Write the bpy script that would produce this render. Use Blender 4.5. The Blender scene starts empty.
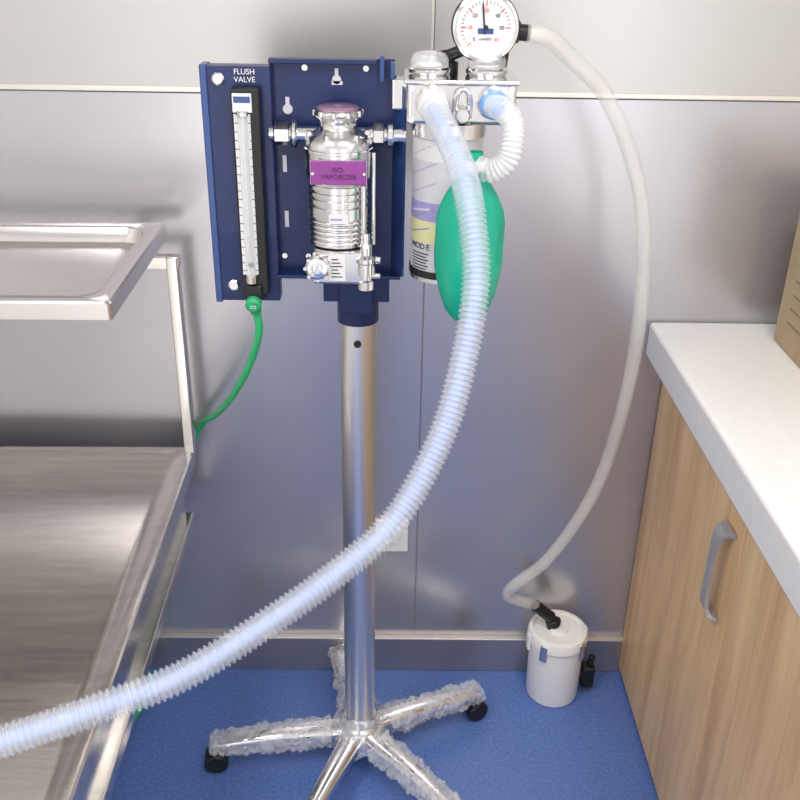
import bpy, math, random
from mathutils import Matrix, Vector, noise
random.seed(3)
COL=bpy.context.collection
# ---------------------------------------------------------------- materials
def mat(name,col,rough=.5,metal=0.,alpha=1.,trans=0.,var=0.,vscale=20.,bump=0.,bscale=60.,coat=0.,emit=None,stretch=None,ior=1.45,rvar=0.):
    m=bpy.data.materials.new(name);m.use_nodes=True
    nt=m.node_tree;b=nt.nodes['Principled BSDF'];L=nt.links
    b.inputs['Base Color'].default_value=(*col,1);b.inputs['Roughness'].default_value=rough
    b.inputs['Metallic'].default_value=metal;b.inputs['Alpha'].default_value=alpha
    b.inputs['Transmission Weight'].default_value=trans;b.inputs['IOR'].default_value=ior
    b.inputs['Coat Weight'].default_value=coat
    tc=nt.nodes.new('ShaderNodeTexCoord');mp=nt.nodes.new('ShaderNodeMapping')
    L.new(tc.outputs['Object'],mp.inputs['Vector'])
    if stretch: mp.inputs['Scale'].default_value=stretch
    if var or rvar:
        n=nt.nodes.new('ShaderNodeTexNoise');n.inputs['Scale'].default_value=vscale;n.inputs['Detail'].default_value=5
        L.new(mp.outputs[0],n.inputs['Vector'])
        if var:
            r=nt.nodes.new('ShaderNodeValToRGB')
            r.color_ramp.elements[0].position=.3;r.color_ramp.elements[1].position=.7
            r.color_ramp.elements[0].color=(*[max(0,c*(1-var)) for c in col],1)
            r.color_ramp.elements[1].color=(*[min(1,c*(1+var)) for c in col],1)
            L.new(n.outputs['Fac'],r.inputs[0]);L.new(r.outputs[0],b.inputs['Base Color'])
        if rvar:
            q=nt.nodes.new('ShaderNodeMapRange');q.inputs['To Min'].default_value=rough-rvar;q.inputs['To Max'].default_value=rough+rvar
            L.new(n.outputs['Fac'],q.inputs['Value']);L.new(q.outputs[0],b.inputs['Roughness'])
    if bump:
        n2=nt.nodes.new('ShaderNodeTexNoise');n2.inputs['Scale'].default_value=bscale;n2.inputs['Detail'].default_value=3 if bscale>10 else 0
        L.new(mp.outputs[0],n2.inputs['Vector'])
        bp=nt.nodes.new('ShaderNodeBump');bp.inputs['Strength'].default_value=bump;bp.inputs['Distance'].default_value=.003
        L.new(n2.outputs['Fac'],bp.inputs['Height']);L.new(bp.outputs[0],b.inputs['Normal'])
    if emit: b.inputs['Emission Color'].default_value=(*emit[0],1);b.inputs['Emission Strength'].default_value=emit[1]
    return m
M={}
M['wall_lo']=mat('brushed_panel_lower',(.53,.515,.54),.25,.68,var=.05,vscale=2.5,bump=.10,bscale=4)
M['wall_up']=mat('brushed_panel_upper',(.54,.525,.51),.33,.66,var=.04,vscale=2.5,bump=.05,bscale=3)
M['trim']=mat('panel_trim',(.76,.73,.66),.3,.6)
M['seam']=mat('seam_dark',(.16,.16,.17),.6)  # dark strips along the panel joints
M['base']=mat('steel_baseboard',(.40,.38,.40),.3,.75,var=.08,vscale=6)
M['plaster']=mat('painted_wall',(.80,.79,.77),.8,var=.03)
M['steel']=mat('brushed_stainless',(.80,.77,.73),.20,1.,var=.08,vscale=7,stretch=(1,9,9),bump=.04,bscale=30,rvar=.05)
M['steel2']=mat('tray_steel',(.80,.77,.74),.18,1.,var=.04,vscale=6,rvar=.05)
M['alu']=mat('anodised_aluminium',(.76,.75,.75),.33,.95,var=.03,vscale=30,stretch=(20,20,1))
M['chrome']=mat('polished_chrome',(.86,.86,.86),.10,1.,var=.03,vscale=30)
M['satin']=mat('satin_steel',(.74,.73,.72),.20,1.,var=.05,vscale=30)
M['navy']=mat('navy_powder_coat',(.008,.020,.095),.38,.1,var=.12,vscale=60,bump=.03,bscale=500,coat=.15)
M['blue']=mat('blue_powder_coat',(.03,.07,.22),.35,.1,var=.08,vscale=60,coat=.2)
M['black']=mat('black_plastic',(.012,.012,.014),.4,var=.1)
M['white']=mat('white_plastic',(.84,.84,.82),.35,var=.02,vscale=10)
M['label']=mat('white_label',(.70,.70,.69),.5,var=.03)
M['ink']=mat('black_ink',(.02,.02,.03),.6)
M['red']=mat('red_ink',(.6,.05,.04),.6)
M['inkw']=mat('white_ink',(.75,.77,.8),.6)
M['hole']=mat('bright_cutout',(.55,.55,.60),.4,.5)
M['purple']=mat('purple_label',(.25,.05,.26),.4,var=.08,vscale=60)
M['purpd']=mat('dark_purple_ink',(.09,.01,.09),.5)
M['rose']=mat('cap_pink_reflection',(.46,.29,.42),.2,.6)  # purple reflection on the steel cap top, put into its colour
M['green']=mat('green_rubber',(.0,.38,.24),.34,var=.12,vscale=14,bump=.25,bscale=60,coat=.2)
M['ghose']=mat('green_hose',(.04,.50,.18),.3,var=.05)
M['gfit']=mat('green_fitting',(.02,.36,.15),.35)
M['corr']=mat('corrugated_clear_plastic',(.84,.88,.97),.10,alpha=.32,var=.04,vscale=40,coat=1.)
M['inner']=mat('blue_inner_tube',(.42,.56,.86),.3,alpha=.55,var=.05)
M['bluecuff']=mat('blue_cuff',(.18,.38,.85),.3)
M['corrw']=mat('corrugated_white_plastic',(.90,.93,.94),.18,alpha=.42,var=.03,coat=.6)
M['clear']=mat('milky_clear_hose',(.86,.84,.76),.14,alpha=.32,var=.05,vscale=9,coat=.8)
M['wrap']=mat('bubble_wrap',(.93,.94,.96),.08,alpha=.31,bump=1.,bscale=110,coat=1.)
M['glass']=mat('clear_acrylic',(.88,.90,.94),.08,alpha=.35,coat=.5)
M['floor']=mat('blue_vinyl',(.105,.190,.49),.34,var=.20,vscale=160,rvar=.05,bump=.04,bscale=200)
M['quartz']=mat('white_quartz',(.84,.83,.82),.22,var=.02,vscale=60,coat=.2)
M['card']=mat('cardboard',(.42,.32,.20),.8,var=.08,vscale=30,bump=.1)
M['print']=mat('brown_print',(.22,.16,.11),.7)
M['grey']=mat('grey_handle',(.48,.48,.50),.35,.5)
M['lav']=mat('lavender_band',(.34,.30,.58),.45,var=.08,vscale=80)
M['yel']=mat('yellow_band',(.70,.69,.36),.45,var=.05)
M['canw']=mat('canister_label',(.62,.60,.65),.4,var=.05)
M['purp2']=mat('purple_print',(.42,.34,.56),.5)
M['lamp']=mat('led_panel',(1,1,1),.5,emit=((1,.98,.96),5.0))
def wood():
    m=bpy.data.materials.new('light_oak_laminate');m.use_nodes=True;nt=m.node_tree;L=nt.links;b=nt.nodes['Principled BSDF']
    tc=nt.nodes.new('ShaderNodeTexCoord');mp=nt.nodes.new('ShaderNodeMapping');mp.inputs['Scale'].default_value=(1,11,.9)
    L.new(tc.outputs['Object'],mp.inputs[0])
    n=nt.nodes.new('ShaderNodeTexNoise');n.inputs['Scale'].default_value=2.2;n.inputs['Detail'].default_value=8;n.inputs['Distortion'].default_value=.5
    L.new(mp.outputs[0],n.inputs['Vector'])
    mp2=nt.nodes.new('ShaderNodeMapping');mp2.inputs['Scale'].default_value=(1,60,2.5);L.new(tc.outputs['Object'],mp2.inputs[0])
    n2=nt.nodes.new('ShaderNodeTexNoise');n2.inputs['Scale'].default_value=3;n2.inputs['Detail'].default_value=4;L.new(mp2.outputs[0],n2.inputs['Vector'])
    r=nt.nodes.new('ShaderNodeValToRGB');e=r.color_ramp.elements
    e[0].position=.3;e[0].color=(.62,.38,.18,1);e[1].position=.72;e[1].color=(.88,.62,.34,1)
    x=r.color_ramp.elements.new(.5);x.color=(.78,.52,.27,1)
    L.new(n.outputs['Fac'],r.inputs[0])
    mx=nt.nodes.new('ShaderNodeMixRGB');mx.blend_type='MULTIPLY';mx.inputs[0].default_value=.3
    L.new(r.outputs[0],mx.inputs[1])
    r2=nt.nodes.new('ShaderNodeValToRGB');r2.color_ramp.elements[0].position=.35;r2.color_ramp.elements[0].color=(.7,.66,.6,1);r2.color_ramp.elements[1].position=.6
    L.new(n2.outputs['Fac'],r2.inputs[0]);L.new(r2.outputs[0],mx.inputs[2])
    L.new(mx.outputs[0],b.inputs['Base Color']);b.inputs['Roughness'].default_value=.42
    return m
M['wood']=wood()
# ---------------------------------------------------------------- mesh helpers
def empty(name,loc):
    e=bpy.data.objects.new(name,None);e.empty_display_size=.05;e.location=loc;COL.objects.link(e);return e
def fin(o,parent,material,smooth=False):
    if material: o.data.materials.append(M[material])
    if parent:
        o.parent=parent;o.matrix_parent_inverse=Matrix.Translation(parent.location).inverted()
    if smooth:
        for p in o.data.polygons:p.use_smooth=True
    return o
def mesh(name,vs,fs,parent,material,smooth=False,loc=(0,0,0)):
    me=bpy.data.meshes.new(name);me.from_pydata([tuple(v) for v in vs],[],fs);me.update()
    o=bpy.data.objects.new(name,me);o.location=loc;COL.objects.link(o)
    return fin(o,parent,material,smooth)
def box(name,lo,hi,parent,material,bevel=0.,rot=None):
    c=[(a+b)/2 for a,b in zip(lo,hi)];h=[(b-a)/2 for a,b in zip(lo,hi)]
    vs=[(sx*h[0],sy*h[1],sz*h[2]) for sx in(-1,1) for sy in(-1,1) for sz in(-1,1)]
    fs=[(0,1,3,2),(4,6,7,5),(0,4,5,1),(2,3,7,6),(0,2,6,4),(1,5,7,3)]
    o=mesh(name,vs,fs,parent,material,loc=c)
    if rot:o.rotation_euler=rot
    if bevel:
        b=o.modifiers.new('bevel','BEVEL');b.width=bevel;b.segments=3;b.limit_method='ANGLE'
        for p in o.data.polygons:p.use_smooth=True
        w=o.modifiers.new('wn','WEIGHTED_NORMAL');w.keep_sharp=False
    return o
def lathe(name,prof,origin,parent,material,axis=(0,0,1),seg=40,sharp=35,scale=None):
    """prof: list of (r,h) along axis from origin"""
    q=Vector((0,0,1)).rotation_difference(Vector(axis).normalized())
    vs=[];fs=[]
    for r,h in prof:
        for i in range(seg):
            a=2*math.pi*i/seg;vs.append(q@Vector((r*math.cos(a),r*math.sin(a),h)))
    n=len(prof)
    for j in range(n-1):
        for i in range(seg):
            k=(i+1)%seg;fs.append((j*seg+i,j*seg+k,(j+1)*seg+k,(j+1)*seg+i))
    if prof[0][0]>1e-6:fs.append(tuple(reversed(range(seg))))
    if prof[-1][0]>1e-6:fs.append(tuple(range((n-1)*seg,n*seg)))
    o=mesh(name,vs,fs,parent,material,True,loc=origin)
    try:o.data.set_sharp_from_angle(angle=math.radians(sharp))
    except Exception:pass
    if scale:o.scale=scale
    return o
def cyl(name,p0,p1,r,parent,material,r2=None,seg=32,bev=.0):
    p0=Vector(p0);p1=Vector(p1);d=p1-p0;L=d.length;r2=r if r2 is None else r2
    b=min(bev,L/3)
    prof=[(0,0),(r-b,0),(r,b),(r2,L-b),(r2-b,L),(0,L)] if b>0 else [(0,0),(r,0),(r2,L),(0,L)]
    return lathe(name,prof,p0,parent,material,axis=d,seg=seg)
def spline(pts,step):
    P=[Vector(p) for p in pts];P=[2*P[0]-P[1]]+P+[2*P[-1]-P[-2]]
    out=[]
    for i in range(1,len(P)-2):
        p0,p1,p2,p3=P[i-1:i+3]
        for k in range(60):
            t=k/60
            out.append(.5*((2*p1)+(p2-p0)*t+(2*p0-5*p1+4*p2-p3)*t*t+(3*p1-p0-3*p2+p3)*t**3))
    out.append(P[-2])
    res=[out[0]];acc=0;last=out[0]
    for a,b in zip(out[:-1],out[1:]):
        seg=(b-a).length;pos=0
        while acc+seg-pos>=step:
            pos+=step-acc;acc=0
            res.append(a.lerp(b,pos/seg))
        acc+=seg-pos
    return res
def sweep(name,pts,rf,parent,material,step=.005,seg=20,caps=True):
    C=spline(pts,step);vs=[];fs=[]
    t=(C[1]-C[0]).normalized();n=t.orthogonal().normalized()
    for i,c in enumerate(C):
        t2=(C[min(i+1,len(C)-1)]-C[max(i-1,0)]).normalized()
        n=(t.rotation_difference(t2)@n);n=(n-t2*n.dot(t2)).normalized();t=t2;b=t.cross(n)
        s=i*step
        for k in range(seg):
            a=2*math.pi*k/seg
            r=rf(s,a) if callable(rf) else rf
            vs.append(c+(n*math.cos(a)+b*math.sin(a))*r)
    for i in range(len(C)-1):
        for k in range(seg):
            j=(k+1)%seg;fs.append((i*seg+k,i*seg+j,(i+1)*seg+j,(i+1)*seg+k))
    if caps:
        fs.append(tuple(reversed(range(seg))));fs.append(tuple(range((len(C)-1)*seg,len(C)*seg)))
    return mesh(name,vs,fs,parent,material,True)
def text(name,s,loc,size,parent,material,rot=(math.pi/2,0,0),align='CENTER'):
    c=bpy.data.curves.new(name,'FONT');c.body=s;c.size=size;c.align_x=align;c.align_y='CENTER';c.extrude=.0002
    o=bpy.data.objects.new(name,c);COL.objects.link(o);o.location=loc;o.rotation_euler=rot
    c.materials.append(M[material])
    o.parent=parent;o.matrix_parent_inverse=Matrix.Translation(parent.location).inverted()
    return o
# ---------------------------------------------------------------- room
WY=1.66
SX=.064
box('floor',(-1.9,-1.6,-.05),(1.25,1.75,0),None,'floor')
wb=empty('wall_back',(0,WY,1.3))
box('panel_lower',(-1.9,WY,0),(1.25,WY+.08,1.262),wb,'wall_lo')
box('panel_upper',(-1.9,WY,1.262),(1.25,WY+.08,2.6),wb,'wall_up')
box('trim_1',(-1.9,WY-.004,1.257),(1.15,WY-.0002,1.265),None,'trim',.001)
box('seam_line_h',(-1.9,WY-.0012,1.2545),(1.15,WY-.0002,1.257),wb,'seam')
box('seam_line_v',(SX-.0010,WY-.001,.1),(SX+.0010,WY-.0002,1.2545),wb,'seam')
box('seam_line_u',(SX+.0,WY-.0012,1.268),(SX+.004,WY-.0002,2.6),wb,'trim')
box('seam_line_u2',(SX+.004,WY-.001,1.268),(SX+.0060,WY-.0002,2.6),wb,'seam')
bb=empty('baseboard_back',(0,WY,.05))
box('board',(-1.9,WY-.012,.0),(1.15,WY-.0002,.092),bb,'base',.002)
box('cap',(-1.9,WY-.014,.090),(1.15,WY-.0002,.094),bb,'trim',.001)
box('wall_right',(1.15,-1.6,0),(1.25,WY,2.6),None,'plaster')
box('wall_left',(-1.9,-1.6,0),(-1.8,WY,2.6),None,'plaster')
box('ceiling',(-1.9,-1.6,2.6),(1.25,1.75,2.7),None,'plaster')
for i,(x,y) in enumerate([(-.9,.2),(.45,.2)]):
    e=empty('ceiling_light' if i==0 else 'ceiling_light.001',(x,y,2.59))
    box('frame',(x-.32,y-.32,2.575),(x+.32,y+.32,2.6),e,'white',.004)
    box('diffuser',(x-.30,y-.30,2.571),(x+.30,y+.30,2.576),e,'lamp')
# ---------------------------------------------------------------- cabinet
cab=empty('base_cabinet',(.8,.8,.4))
FX=.53
box('carcass',(FX+.02,-.6,.0),(1.148,1.655,.785),cab,'wood')
for i,(a,b) in enumerate([(1.160,1.654),(.655,1.156),(.15,.651),(-.355,.146)]):
    box('door_panel_%d'%i,(FX,a,.015),(FX+.019,b,.775),cab,'wood',.0015)
box('counter_slab',(.489,-.6,.785),(1.148,1.657,.855),cab,'quartz',.008)
def handle(y,name):
    pts=[(FX-.002,y,.695),(FX-.016,y,.690),(FX-.022,y,.665),(FX-.022,y,.615),(FX-.022,y,.565),(FX-.016,y,.540),(FX-.002,y,.535)]
    C=spline(pts,.004);vs=[];fs=[]
    for i,c in enumerate(C):
        t=(C[min(i+1,len(C)-1)]-C[max(i-1,0)]).normalized();n=Vector((0,1,0));b=t.cross(n)
        f=abs(i/(len(C)-1)-.5)*2;w=.010+.013*f**4
        for sa,sb in((-1,-1),(1,-1),(1,1),(-1,1)):vs.append(c+n*w*sa+b*.003*sb)
    for i in range(len(C)-1):
        for k in range(4):
            j=(k+1)%4;fs.append((i*4+k,i*4+j,i*4+4+j,i*4+4+k))
    fs+= [(3,2,1,0),tuple(len(vs)-4+k for k in range(4))]
    mesh(name,vs,fs,cab,'grey')
handle(1.208,'handle_1');handle(.61,'handle_2')
bx=empty('cardboard_box',(.85,1.4,.95))
box('carton',(.693,1.20,.8555),(1.05,1.575,1.12),bx,'card',.002)
for k in range(7):
    box('printed_line_%d'%k,(.6924,1.43-.02*(k%3),.905+.025*k),(.6932,1.53,.908+.025*k),bx,'print')
box('tape_strip',(.84,1.1995,.98),(.90,1.5755,1.1212),bx,'label')
# ---------------------------------------------------------------- socket
so=empty('wall_socket',(.03,WY,.37))
box('plate',(-.035,WY-.009,.325),(.045,WY-.0003,.405),so,'white',.003)
box('rocker',(-.02,WY-.012,.345),(.03,WY-.008,.385),so,'white',.002)
for dx in(-.012,.008):box('slot',(dx,WY-.0125,.36),(dx+.003,WY-.0118,.373),so,'ink')
# ---------------------------------------------------------------- table
tb=empty('stainless_steel_table',(-.385,1.6,0))
RX=-.385;LX=-1.35
def tray(name,x0,x1,y0,y1,z,rim,depth,mt,rad=.05,outer_lip=.03,n=8):
    """rounded-rect recess in a flat rim"""
    def rr(xa,xb,ya,yb,r,zz):
        out=[]
        for cx,cy,a0 in((xb-r,yb-r,0),(xa+r,yb-r,90),(xa+r,ya+r,180),(xb-r,ya+r,270)):
            for k in range(n+1):
                a=math.radians(a0+90*k/n);out.append((cx+r*math.cos(a),cy+r*math.sin(a),zz))
        return out
    rings=[rr(x0+.004,x1-.004,y0+.004,y1-.004,.006,z-outer_lip),rr(x0,x1,y0,y1,.006,z-outer_lip),rr(x0,x1,y0,y1,.006,z-.003),rr(x0+.003,x1-.003,y0+.003,y1-.003,.006,z),
      rr(x0+rim-.004,x1-rim+.004,y0+rim-.004,y1-rim+.004,rad,z),rr(x0+rim,x1-rim,y0+rim,y1-rim,rad,z-.003),
      rr(x0+rim+.006,x1-rim-.006,y0+rim+.006,y1-rim-.006,rad,z-depth+.004),rr(x0+rim+.014,x1-rim-.014,y0+rim+.014,y1-rim-.014,rad,z-depth)]
    vs=[p for r in rings for p in r];m=len(rings[0]);fs=[]
    for j in range(len(rings)-1):
        for i in range(m):
            k=(i+1)%m;fs.append((j*m+i,j*m+k,(j+1)*m+k,(j+1)*m+i))
    fs.append(tuple(range((len(rings)-1)*m,len(rings)*m)))
    o=mesh(name,vs,fs,tb,mt,True)
    try:o.data.set_sharp_from_angle(angle=math.radians(40))
    except Exception:pass
    return o
tray('upper_tray',LX,RX,1.215,1.60,1.05,.028,.030,'steel2',.035,.026)
box('tray_bottom',(LX+.04,1.255,1.012),(RX-.04,1.56,1.0185),tb,'steel2',.002)
box('bracket_arm',(-.52,1.578,.972),(-.366,1.600,.994),tb,'steel',.002)
box('bracket_side',(-.47,1.30,.996),(-.45,1.60,1.012),tb,'steel',.002)
box('bracket_side2',(-1.28,1.30,.996),(-1.26,1.60,1.012),tb,'steel',.002)
box('upright_right',(-.388,1.576,.604),(-.368,1.600,.994),tb,'steel2',.003)
box('upright_left',(LX,1.576,.55),(LX+.024,1.602,.994),tb,'steel2',.003)
box('bracket_arm2',(LX,1.578,.972),(-1.2,1.600,.994),tb,'steel',.002)
# main top
tray('main_top',LX,RX+.012,.05,1.60,.606,.020,.008,'steel',.02,.035)
box('apron_right',(RX-.022,.08,.44),(RX-.012,1.575,.575),tb,'steel',.002)
box('apron_rail',(RX-.022,.06,.435),(RX-.0,1.59,.462),tb,'steel',.003)
box('apron_back',(LX+.02,1.565,.44),(RX-.012,1.575,.575),tb,'steel',.002)
box('underside_pan',(LX+.02,.08,.565),(RX-.02,1.57,.595),tb,'steel',.002)
for i,(x,y) in enumerate([(-.64,1.48),(-1.28,1.48),(-.64,.15),(-1.28,.15)]):
    box('leg_%d'%i,(x-.02,y-.02,.012),(x+.02,y+.02,.58),tb,'steel',.003)
    cyl('foot_%d'%i,(x,y,0),(x,y,.014),.022,tb,'black')
box('cross_rail',(-.65,.15,.18),(-.63,1.48,.21),tb,'steel',.002)
tb.rotation_euler=(0,0,math.radians(.8))
# ---------------------------------------------------------------- anaesthesia machine
am=empty('anesthesia_machine',(-.05,1.40,0))
PXc,PYc=-.049,1.40
lathe('pole',[(0,0),(.029,0),(.029,.865),(0,.865)],(PXc,PYc,.09),am,'alu')
lathe('pole_socket',[(0,0),(.0325,0),(.0325,.035),(.034,.06),(.034,.10),(0,.10)],(PXc,PYc,.955),am,'navy')
cyl('pole_bolt',(PXc,PYc-.031,.925),(PXc,PYc-.027,.925),.006,am,'black')
lathe('base_hub',[(0,0),(.042,0),(.048,.006),(.048,.035),(.040,.05),(.031,.055),(.031,.075),(0,.075)],(PXc,PYc,.045),am,'chrome')
angs=[25,102,186,247,313];lens=[.27,.245,.29,.28,.28]
for i,(a,l) in enumerate(zip(angs,lens)):
    d=Vector((math.cos(math.radians(a)),math.sin(math.radians(a)),0));n=Vector((-d.y,d.x,0))
    vs=[];fs=[];N=24;S=16
    for j in range(N+1):
        t=j/N;r=.03+(l-.03)*t
        w=.024-.010*t;h=.019-.009*t;z=.075-.012*t+.006*math.sin(math.pi*t)
        if t>.93: w*=.9;h*=.85
        for k in range(S):
            q=2*math.pi*k/S;cx=math.copysign(abs(math.cos(q))**.7,math.cos(q));cz=math.copysign(abs(math.sin(q))**.7,math.sin(q))
            vs.append(Vector((PXc,PYc,z))+d*r+n*w*cx+Vector((0,0,h*cz)))
    for j in range(N):
        for k in range(S):
            m=(k+1)%S;fs.append((j*S+k,j*S+m,(j+1)*S+m,(j+1)*S+k))
    fs+=[tuple(reversed(range(S))),tuple(range(N*S,(N+1)*S))]
    mesh('base_leg_%d'%i,vs,fs,am,'chrome',True)
    if i!=3:
        vs=[];fs=[];N=96;S=60;a0,a1=(.10,1.03)
        if i==0:a0=.12
        for j in range(N+1):
            t=a0+(a1-a0)*j/N;r=.03+(l-.03)*t
            for k in range(S):
                q=2*math.pi*k/S
                p=Vector((math.cos(q)*1.8,math.sin(q)*1.8,t*9+i*7))
                g=noise.noise(p)*.011+abs(noise.noise(p*2.6))*.008+.0016*math.sin(j*1.05)*math.sin(k*.84)
                w=.030-.007*t+g;h=.024-.007*t+g
                if j in(0,N):w*=.7;h*=.7
                vs.append(Vector((PXc,PYc,.076-.010*t))+d*r+n*w*math.cos(q)+Vector((0,0,h*math.sin(q))))
        for j in range(N):
            for k in range(S):
                m=(k+1)%S;fs.append((j*S+k,j*S+m,(j+1)*S+m,(j+1)*S+k))
        mesh('bubble_wrap_%d'%i,vs,fs,am,'wrap',True)
    c=Vector((PXc,PYc,0))+d*(l-.012)
    cyl('caster_stem_%d'%i,c+Vector((0,0,.04)),c+Vector((0,0,.064)),.008,am,'black')
    off=n*.012
    for s in(-1,1):
        cc=c+off*s+d*.008
        lathe('caster_wheel_%d'%i,[(0,-.008),(.019,-.008),(.0235,-.004),(.0235,.004),(.019,.008),(0,.008)],cc+Vector((0,0,.0238)),am,'black',axis=n,seg=28)
    box('caster_hood_%d'%i,c+Vector((-.013,-.013,.026)),c+Vector((.013,.013,.047)),am,'black',.006)
vs=[];fs=[];N=24;S=44
for j in range(N+1):
    t=j/N
    for k in range(S):
        q=2*math.pi*k/S;p=Vector((math.cos(q)*2,math.sin(q)*2,t*4))
        r=.059-.018*t+noise.noise(p)*.011+noise.noise(p*3)*.005
        vs.append((PXc+r*math.cos(q),PYc+r*math.sin(q),.055+.080*t))
for j in range(N):
    for k in range(S):
        m=(k+1)%S;fs.append((j*S+k,j*S+m,(j+1)*S+m,(j+1)*S+k))
mesh('bubble_wrap_hub',vs,fs,am,'wrap',True)
# --- back panel
PY0=1.352
box('back_panel',(-.166,PY0,1.049),(.004,PY0+.006,1.352),am,'navy',.001)
box('panel_top_lip',(-.166,PY0-.012,1.346),(-.02,PY0,1.352),am,'navy',.001)
box('panel_bottom_lip',(-.166,PY0-.03,1.049),(.016,PY0,1.054),am,'navy',.001)
mesh('panel_side_flange',[(.002,PY0-.001,1.335),(.018,PY0-.035,1.318),(.018,PY0-.035,1.055),(.002,PY0-.001,1.055),(.004,PY0+.003,1.335),(.0205,PY0-.031,1.318),(.0205,PY0-.031,1.055),(.004,PY0+.003,1.055)],
 [(0,3,2,1),(4,5,6,7),(0,1,5,4),(1,2,6,5),(2,3,7,6),(3,0,4,7)],am,'blue')
box('panel_hook',(-.016,PY0-.016,1.325),(-.010,PY0,1.358),am,'blue',.001)
box('panel_hook_2',(-.002,PY0-.024,1.33),(.004,PY0,1.35),am,'blue',.001)
box('panel_bracket',(-.10,PY0+.006,1.0),(.0,PY0+.022,1.20),am,'navy',.002)
box('panel_tongue',(-.075,PY0-.005,.985),(-.025,PY0+.012,1.06),am,'navy',.002)
def keyhole(x,z,s,dx=0):
    y=PY0-.0006
    cyl('keyhole_round',(x,y+.0005,z),(x,y-.0004,z),.0075*s,am,'hole',seg=24)
    box('keyhole_slot',(x-.003*s,y-.0005,z),(x+.003*s,y+.0005,z+.018*s),am,'hole')
keyhole(-.075,1.325,.8);keyhole(-.143,1.285,.9)
box('keyhole_slot_w',(-.082,PY0-.001,1.318),(-.067,PY0-.0001,1.323),am,'hole')
for x,z in((-.150,1.21),(-.150,1.13)):
    box('panel_slot',(x-.003,PY0-.001,z-.012),(x+.003,PY0-.0001,z+.012),am,'hole',.002)
for x,z in((-.118,1.34),(-.035,1.34),(-.155,1.075),(-.12,1.075)):
    cyl('panel_screw',(x,PY0,z),(x,PY0-.003,z),.004,am,'satin',seg=16)
# --- flowmeter wing
WY0=1.33
box('flow_wing',(-.250,WY0,1.011),(-.162,WY0+.03,1.343),am,'navy',.002)
box('flow_wing_edge',(-.257,WY0-.003,1.009),(-.247,WY0+.03,1.345),am,'blue',.002)
box('flow_block',(-.214,WY0-.022,1.028),(-.176,WY0,1.318),am,'black',.003)
box('scale_plate',(-.211,WY0-.0235,1.06),(-.189,WY0-.0218,1.285),am,'label')
box('scale_header',(-.212,WY0-.024,1.287),(-.186,WY0-.0218,1.312),am,'label',.001)
box('scale_header_band',(-.210,WY0-.0245,1.300),(-.188,WY0-.0238,1.308),am,'blue')
cyl('flow_tube',(-.199,WY0-.026,1.055),(-.199,WY0-.026,1.288),.0065,am,'glass',seg=24)
cyl('flow_tube_bore',(-.199,WY0-.026,1.055),(-.199,WY0-.026,1.288),.002,am,'satin',seg=16)
lathe('flow_float',[(0,0),(.004,.004),(.004,.008),(0,.01)],(-.199,WY0-.026,1.07),am,'black',seg=16)
for k in range(19):
    w=.007 if k%3==0 else .004
    box('tick',(-.211,WY0-.0240,1.066+k*.0115),(-.211+w,WY0-.0236,1.0668+k*.0115),am,'ink')
    box('tick_r',(-.1885-w*.6,WY0-.0240,1.066+k*.0115),(-.1885,WY0-.0236,1.0668+k*.0115),am,'ink')
cyl('tube_cap_top',(-.199,WY0-.026,1.283),(-.199,WY0-.026,1.290),.008,am,'satin',bev=.001)
cyl('tube_cap_bottom',(-.199,WY0-.026,1.048),(-.199,WY0-.026,1.060),.008,am,'satin',bev=.001)
text('flush_text','FLUSH\nVALVE',(-.197,WY0-.0008,1.331),.0100,am,'inkw')
for x,z in((-.232,1.327),(-.229,1.036)):
    lathe('wing_screw',[(0,0),(.0085,0),(.0085,.004),(.006,.006),(0,.006)],(x,WY0,z),am,'satin',axis=(0,-1,0),seg=24)
cyl('o2_knob_stem',(-.197,WY0-.012,1.03),(-.197,WY0-.012,1.02),.010,am,'black',bev=.002)
box('o2_valve_block',(-.210,WY0-.028,1.022),(-.184,WY0-.004,1.045),am,'black',.004)
lathe('o2_fitting',[(0,0),(.009,0),(.012,.004),(.012,.012),(.008,.016),(0,.016)],(-.197,WY0-.026,1.02),am,'gfit',axis=(0,-1,-.2),seg=12)
text('o2_text','O2',(-.197,WY0-.0425,1.0165),.007,am,'inkw')
cyl('o2_barb',(-.197,WY0-.016,1.022),(-.197,WY0-.013,.995),.008,am,'gfit',seg=20,bev=.001)
# --- manifold pipes
zP=1.257
cyl('manifold_pipe_left',(-.166,1.325,zP),(-.09,1.325,zP),.010,am,'chrome')
cyl('manifold_nut_left',(-.160,1.325,zP),(-.138,1.325,zP),.0155,am,'satin',bev=.002,seg=6)
cyl('manifold_collar_left',(-.136,1.325,zP),(-.128,1.325,zP),.019,am,'satin',bev=.002)
cyl('manifold_pipe_right',(-.05,1.325,zP),(.02,1.325,zP),.010,am,'chrome')
cyl('manifold_nut_right',(-.025,1.325,zP),(-.009,1.325,zP),.0155,am,'satin',bev=.002,seg=6)
cyl('manifold_collar_right',(-.006,1.325,zP),(.004,1.325,zP),.017,am,'satin',bev=.002)
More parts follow.
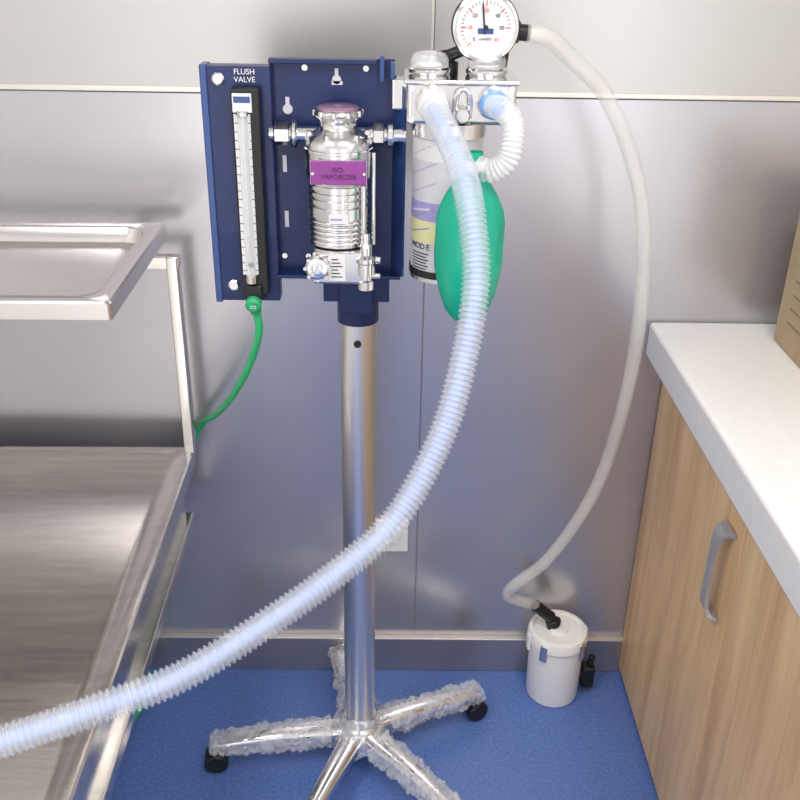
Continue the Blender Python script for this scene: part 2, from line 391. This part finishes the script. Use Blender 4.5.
# --- vaporizer
vx,vy=-.071,1.305
prof=[(0,1.062),(.030,1.062),(.037,1.067),(.037,1.112),(.0425,1.114)]
z=1.116
while z<1.150:
    prof+=[(.0425,z+.001),(.0433,z+.003),(.0425,z+.005),(.0402,z+.006),(.0402,z+.007)];z+=.007
for zz,h in((1.1525,.015),(1.1710,.007),(1.1815,.006),(1.1910,.006)):
    prof+=[(.0402,zz),(.0432,zz+.001),(.0432,zz+h),(.0402,zz+h+.001)]
prof+=[(.0402,1.202),(.0445,1.205),(.0460,1.208),(.0460,1.246),(.0450,1.252),(.042,1.259),(.036,1.264),(.029,1.267),(.0265,1.270),(.0255,1.271),(.0255,1.281),(.029,1.284),(.0330,1.287),(.0330,1.292),(.031,1.2945),(.029,1.2945)]
lathe('vaporizer_body',[(r,h-1.06) for r,h in prof]+[(0,.235)],(vx,vy,1.06),am,'satin',seg=64,sharp=60)
lathe('vaporizer_cap',[(0,0),(.0285,0),(.0285,.002),(.025,.0045),(0,.0060)],(vx,vy,1.2940),am,'rose')
for k in range(10):
    a=math.radians(36*k+10)
    cyl('cap_lug',(vx+.031*math.cos(a),vy+.031*math.sin(a),1.2865),(vx+.031*math.cos(a),vy+.031*math.sin(a),1.2945),.0042,am,'satin',seg=14,bev=.001)
for k in range(6):
    a=math.radians(60*k+10);x=vx+.039*math.cos(a);y=vy+.039*math.sin(a)
    cyl('shoulder_bolt',(x,y,1.254),(x,y,1.266),.0045,am,'satin',seg=6)
lathe('shoulder_ring',[(.046,0),(.0475,.001),(.0475,.004),(.046,.005)],(vx,vy,1.241),am,'chrome',seg=64)
box('purple_label',(vx-.035,vy-.0515,1.205),(vx+.039,vy-.0475,1.236),am,'purple',.0008)
text('purple_label_text','ISO-\nVAPORIZER',(vx+.002,vy-.052,1.220),.0092,am,'purpd')
box('label_frame',(vx-.0355,vy-.0480,1.2045),(vx+.0395,vy-.0435,1.2365),am,'satin')
for sx in(-.032,.036):cyl('label_rivet',(vx+sx,vy-.0515,1.220),(vx+sx,vy-.053,1.220),.002,am,'satin',seg=12)
box('white_tag',(vx-.012,vy-.0455,1.150),(vx+.014,vy-.0425,1.163),am,'label')
box('brand_tag_band',(vx-.010,vy-.0459,1.155),(vx+.006,vy-.0454,1.1575),am,'lav')
# valve foot
box('valve_block',(vx-.036,vy-.052,1.066),(vx+.034,vy-.012,1.112),am,'satin',.004)
box('valve_label',(vx-.012,vy-.0538,1.072),(vx+.010,vy-.052,1.110),am,'label')
for k in range(6):box('valve_label_line',(vx-.009,vy-.0542,1.077+k*.005),(vx+.006-(k%3)*.003,vy-.0537,1.0784+k*.005),am,'ink')
lathe('fill_knob',[(0,0),(.010,0),(.013,.003),(.0165,.005),(.0165,.010),(.0135,.014),(.008,.015),(.006,.013),(0,.013)],(vx-.028,vy-.052,1.092),am,'chrome',axis=(0,-1,.1),seg=32)
cyl('fill_bolt',(vx-.028,vy-.064,1.092),(vx-.028,vy-.071,1.092),.005,am,'satin',seg=6)
for k in range(8):
    a=2*math.pi*k/8
    cyl('knob_grip',(vx-.028+.0165*math.cos(a),vy-.054,1.092+.0165*math.sin(a)),(vx-.028+.0165*math.cos(a),vy-.064,1.092+.0165*math.sin(a)),.0028,am,'satin',seg=10)
lathe('drain_valve',[(0,0),(.011,0),(.011,.012),(.008,.014),(.008,.020),(.013,.022),(.013,.038),(.015,.040),(.015,.046),(.009,.050),(.009,.062),(.006,.066),(.006,.08),(0,.08)],(vx+.038,vy-.045,1.058),am,'chrome',seg=32)
cyl('drain_side',(vx+.020,vy-.045,1.10),(vx+.058,vy-.045,1.10),.0055,am,'satin')
cyl('drain_side_2',(vx+.018,vy-.045,1.077),(vx+.058,vy-.045,1.077),.0045,am,'satin')
cyl('fill_rod',(vx+.035,vy-.034,1.115),(vx+.035,vy-.034,1.20),.004,am,'satin',seg=16)
cyl('fill_rod_2',(vx+.048,vy-.012,1.112),(vx+.048,vy-.012,1.24),.003,am,'chrome',seg=16)
# --- absorber head
bz0,bz1=1.281,1.335
box('absorber_head',(.019,1.272,bz0),(.162,1.372,bz1),am,'satin',.006)
box('absorber_head_plate',(.016,1.268,bz1-.003),(.165,1.376,bz1+.003),am,'chrome',.002)
box('head_mount',(.0,1.325,1.29),(.022,1.36,1.33),am,'satin',.003)
for x in(.050,.126):
    lathe('valve_dome',[(0,0),(.026,0),(.028,.003),(.028,.007),(.025,.010)],(x,1.325,bz1+.003),am,'satin')
    lathe('valve_dome_clear',[(.0255,0),(.0255,.010),(.022,.016),(.013,.020),(0,.021)],(x,1.325,bz1+.012),am,'glass')
    lathe('valve_disc',[(0,0),(.017,0),(.017,.002),(0,.002)],(x,1.325,bz1+.014),am,'white')
for x,z in((.026,1.328),(.026,1.288),(.155,1.328),(.155,1.288)):
    cyl('head_screw',(x,1.272,z),(x,1.269,z),.004,am,'chrome',seg=16)
for x in(.051,.131):
    lathe('port_collar',[(0,0),(.021,0),(.021,.004),(.0165,.006),(.0165,.014),(0,.014)],(x,1.272,1.311),am,'satin',axis=(0,-1,0))
lathe('port_cuff',[(0,0),(.0175,0),(.0195,.003),(.0195,.022),(.017,.025),(0,.025)],(.052,1.266,1.311),am,'white',axis=(.1,-1,-.25))
lathe('port_cuff_2',[(0,0),(.0175,0),(.0185,.003),(.0185,.013),(.016,.015),(0,.015)],(.131,1.268,1.311),am,'bluecuff',axis=(.1,-1,-.1))
sweep('lever_loop',[(.083,1.268,1.290),(.083,1.262,1.315),(.087,1.260,1.326),(.092,1.260,1.328),(.097,1.260,1.326),(.101,1.262,1.315),(.101,1.268,1.290)],.0035,am,'chrome',.003,12)
cyl('lever_base',(.092,1.272,1.296),(.092,1.255,1.296),.010,am,'satin',bev=.002)
# --- canister
cx,cy=.078,1.318
def ring(name,z0,z1,r,mt):
    return lathe(name,[(0,0),(r,0),(r,z1-z0),(0,z1-z0)],(cx,cy,z0),am,mt,seg=48)
ring('canister_top',1.262,1.281,.051,'satin')
ring('canister_granules',1.176,1.262,.048,'canw')
ring('canister_band_lavender',1.150,1.176,.0482,'lav')
ring('canister_band_yellow',1.118,1.150,.0482,'yel')
ring('canister_text_band',1.078,1.118,.0482,'canw')
ring('canister_base',1.068,1.078,.050,'black')
ring('canister_base_rim',1.062,1.068,.049,'satin')
def curved_patch(name,a0,a1,z0,z1,mt,skew=0.,r=.0486):
    vs=[];N=8
    for k in range(N+1):
        a=math.radians(a0+(a1-a0)*k/N);s=skew*k/N
        vs+=[(cx+r*math.cos(a),cy+r*math.sin(a),z0+s),(cx+r*math.cos(a),cy+r*math.sin(a),z1+s)]
    mesh(name,vs,[(2*k,2*k+2,2*k+3,2*k+1) for k in range(N)],am,mt,True)
for k in range(3):
    curved_patch('purple_stripe',190,250,1.182+k*.026,1.1832+k*.026,'purp2',.022)
curved_patch('granule_band',190,270,1.232,1.260,'label')
curved_patch('yellow_mark',198,240,1.130,1.132,'lav',.010)
curved_patch('lav_mark',198,240,1.160,1.163,'canw',.006)
for k in range(6):
    curved_patch('text_line',202,236+4*(k%2),1.080+k*.0044,1.0818+k*.0044,'ink')
for w,a in zip('MODE',(206,217,228,239)):
    aa=math.radians(a)
    text('band_letter',w,(cx+.049*math.cos(aa),cy+.049*math.sin(aa),1.113),.012,am,'ink',rot=(math.pi/2,0,aa+math.pi/2))
# --- pressure gauge
gx,gz=.1205,1.398
ga=Vector((-.02,-1,.05))
gy=1.315
lathe('gauge_case',[(0,-.024),(.036,-.024),(.040,-.020),(.0405,0),(.0425,.001),(.0425,.006),(.039,.008),(.038,.0055),(0,.0055)],(gx,gy,gz),am,'chrome',axis=ga,seg=56)
lathe('gauge_face',[(0,0),(.0378,0),(.0378,.0006),(0,.0006)],(gx,gy-.0055,gz+.0003),am,'label',axis=ga,seg=56)
def on_face(r,deg,lift=.0068):
    a=math.radians(deg);return Vector((gx+r*math.cos(a),gy-lift,gz+r*math.sin(a)))
for k in range(31):
    a=-45+k*9;rr0=.029 if k%5 else .026
    p=on_face(rr0,a);q=on_face(.0325,a)
    cyl('dial_tick',p,q,.00035 if k%5 else .0006,am,'ink' if k%5 else 'red',seg=6)
for k,s in enumerate(('60','50','40','30','20','10','0')):
    text('dial_number',s,on_face(.0205,-45+k*45,.0072),.0065,am,'red' if k in(0,3,5) else 'ink')
cyl('gauge_needle',on_face(.008,262,.0078),on_face(.029,100,.0078),.0010,am,'ink',seg=8)
cyl('gauge_pivot',on_face(0,0,.006),on_face(0,0,.0095),.003,am,'ink',seg=16)
box('gauge_blue_tag',(gx-.010,gy-.0078,gz-.0075),(gx+.010,gy-.0068,gz-.001),am,'blue')
text('gauge_unit','cmH2O',(gx,gy-.0074,gz-.014),.005,am,'ink')
lathe('gauge_bumper',[(.0408,-.020),(.0440,-.018),(.0440,.002),(.0408,.003)],(gx,gy,gz),am,'black',axis=ga,seg=56)
cyl('gauge_stem',(gx-.005,1.332,bz1),(gx-.003,1.328,gz-.035),.008,am,'satin')
lathe('black_connector',[(0,0),(.014,0),(.014,.012),(.009,.014),(.009,.024),(0,.024)],(.076,1.352,bz1+.003),am,'black')
cyl('black_connector_arm',(.076,1.352,1.358),(.110,1.345,1.372),.008,am,'black')
cyl('black_connector_stub',(.060,1.352,1.356),(.078,1.352,1.358),.008,am,'black',bev=.001)
cyl('black_outlet',(.150,1.335,1.392),(.182,1.330,1.390),.0105,am,'black',bev=.002)
cyl('black_outlet_nut',(.157,1.334,1.3915),(.168,1.332,1.391),.0145,am,'black',seg=6,bev=.002)
cyl('outlet_post',(.145,1.345,bz1),(.150,1.338,1.394),.009,am,'black')
# ---------------------------------------------------------------- breathing bag
bg=empty('breathing_bag',(.106,1.222,1.15))
vs=[];fs=[];N=48;S=48
H=.236
for j in range(N+1):
    t=j/N
    if t<.12: r=.012+.004*(t/.12)
    else:
        u=(t-.12)/.88
        r=.016+(.0455-.016)*math.sin(min(1,u/.32)*math.pi/2) if u<.32 else .0455*math.sqrt(max(0,1-((u-.32)/.68)**3.2))
    r=max(r,.0004)
    for k in range(S):
        a=2*math.pi*k/S
        w=1+.06*noise.noise(Vector((math.cos(a)*1.5,math.sin(a)*1.5,t*4)))+.02*math.cos(6*a)*(1-t)
        vs.append((.106+r*w*math.cos(a),1.2235+r*.70*w*math.sin(a),1.258-H*t))
for j in range(N):
    for k in range(S):
        m=(k+1)%S;fs.append((j*S+k,(j+1)*S+k,(j+1)*S+m,j*S+m))
mesh('bag_body',vs,fs,bg,'green',True)
def corr(R,pitch,dep):
    return lambda s,a:R*(1-dep*(.5-.5*math.cos(2*math.pi*s/pitch)))
sweep('bag_elbow_tube',[(.131,1.254,1.310),(.140,1.232,1.309),(.151,1.214,1.298),(.152,1.203,1.275),(.146,1.200,1.252),(.128,1.205,1.238),(.112,1.215,1.240)],corr(.0155,.0056,.18),bg,'corrw',.0012,24)
lathe('bag_neck_ring',[(0,0),(.017,0),(.018,.003),(.018,.012),(0,.012)],(.107,1.221,1.236),bg,'white')
# ---------------------------------------------------------------- main hose
bh=empty('breathing_hose',(.06,1.2,1.2))
HP=[(.053,1.244,1.308),(.060,1.222,1.298),(.080,1.173,1.265),(.094,1.110,1.222),(.102,1.063,1.143),(.0885,1.02,1.058),(.0616,.978,.974),(.010,.928,.895),(-.053,.885,.853),(-.1346,.834,.816),(-.220,.778,.791),(-.304,.732,.786),(-.384,.696,.780),(-.468,.66,.773),(-.62,.60,.765)]
sweep('outer_corrugated_tube',HP,corr(.0180,.0066,.19),bh,'corr',.00094,28)
sweep('inner_blue_tube',HP,.0080,bh,'inner',.006,14)
# ---------------------------------------------------------------- clear hose
ch=empty('scavenging_hose',(.3,1.45,1.0))
SP=[(.176,1.331,1.390),(.205,1.335,1.385),(.242,1.36,1.357),(.304,1.4,1.3025),(.361,1.43,1.205),(.398,1.45,1.092),(.417,1.47,.914),(.415,1.5,.727),(.388,1.52,.555),(.324,1.54,.397),(.262,1.553,.318),(.250,1.560,.285),(.272,1.574,.262),(.318,1.587,.238)]
sweep('tube',SP,.0118,ch,'clear',.006,20)
# ---------------------------------------------------------------- canister on floor
fc=empty('gas_filter_canister',(.368,1.593,0))
fx,fy=.368,1.588
lathe('body',[(0,0),(.049,0),(.054,.003),(.056,.010),(.058,.14),(.058,.148),(0,.148)],(fx,fy,0),fc,'white',seg=56)
lathe('lid',[(0,0),(.060,0),(.0635,.003),(.0635,.022),(.061,.027),(.053,.029),(.051,.024),(.022,.026),(.020,.034),(0,.034)],(fx,fy,.150),fc,'white',seg=56)
lathe('lid_gasket',[(0,0),(.0585,0),(.0585,.003),(0,.003)],(fx,fy,.1475),fc,'grey',seg=56)
for a in(235,315,190,10):
    q=math.radians(a);c=Vector((fx+.0625*math.cos(q),fy+.0625*math.sin(q),.152))
    o=box('clasp',c-Vector((.004,.008,.022)),c+Vector((.004,.008,.02)),fc,'satin' if a in(235,315) else 'white',.003);o.rotation_euler=(0,0,q)
cyl('inlet_socket',(.358,1.590,.178),(.352,1.590,.200),.014,fc,'black',bev=.002)
cyl('inlet_elbow',(.352,1.590,.203),(.312,1.586,.240),.0125,fc,'black',bev=.002)
cyl('inlet_elbow_2',(.352,1.590,.196),(.368,1.592,.188),.012,fc,'black',bev=.002)
box('side_plug',(.430,1.575,.018),(.458,1.605,.075),fc,'black',.006)
cyl('side_plug_stem',(.420,1.59,.05),(.434,1.59,.05),.010,fc,'black')
cyl('side_plug_cap',(.446,1.59,.072),(.450,1.59,.100),.007,fc,'black',bev=.002)
# ---------------------------------------------------------------- green hose
gh=empty('oxygen_hose',(-.2,1.33,1.0))
sweep('tube',[(-.197,1.317,1.000),(-.195,1.325,.968),(-.208,1.35,.920),(-.232,1.39,.860),(-.272,1.46,.780),(-.322,1.56,.695),(-.362,1.625,.640),(-.398,1.640,.56),(-.46,1.640,.40),(-.53,1.640,.20),(-.53,1.615,.05),(-.515,1.57,.0095),(-.54,1.46,.0075),(-.62,1.30,.0075),(-.74,1.2,.0075)],.0060,gh,'ghose',.006,14)
# ---------------------------------------------------------------- lights / world
def area(name,loc,size,power,rot=(0,0,0),col=(1,1,1),sy=None):
    l=bpy.data.lights.new(name,'AREA');l.energy=power;l.size=size;l.color=col
    if sy:l.shape='RECTANGLE';l.size_y=sy
    o=bpy.data.objects.new(name,l);COL.objects.link(o);o.location=loc;o.rotation_euler=rot;return o
area('panel_light_1',(-.9,.2,2.565),.58,14,col=(1,.96,.91))
area('panel_light_2',(.45,.2,2.565),.58,14,col=(1,.96,.91))
area('wall_glow_fill_right',(.95,-1.5,1.05),.45,6,rot=(math.radians(90),0,0),col=(.97,.98,1),sy=1.5)  # added lamp behind the camera, no window there; gives the wall a glow streak
area('wall_glow_fill_left',(-.75,-1.5,1.0),.55,5,rot=(math.radians(90),0,0),col=(1,.96,.95),sy=1.5)  # second added lamp without a window, for the glow on the left wall side
w=bpy.data.worlds.new('World');bpy.context.scene.world=w;w.use_nodes=True
w.node_tree.nodes['Background'].inputs[0].default_value=(1,.975,.98,1);w.node_tree.nodes['Background'].inputs[1].default_value=1.0
bpy.context.scene.view_settings.view_transform='Standard'
bpy.context.scene.view_settings.exposure=.13
# ---------------------------------------------------------------- camera
cam=bpy.data.cameras.new('camera');co=bpy.data.objects.new('camera',cam);COL.objects.link(co)
cam.sensor_width=36;cam.lens=42.75;cam.clip_start=.02
R=Matrix.Rotation(math.radians(-0.8),4,'Z')@Matrix.Rotation(math.radians(63.2),4,'X')@Matrix.Rotation(math.radians(1.0),4,'Z')
co.matrix_world=Matrix.Translation((0,0,1.52))@R
bpy.context.scene.camera=co
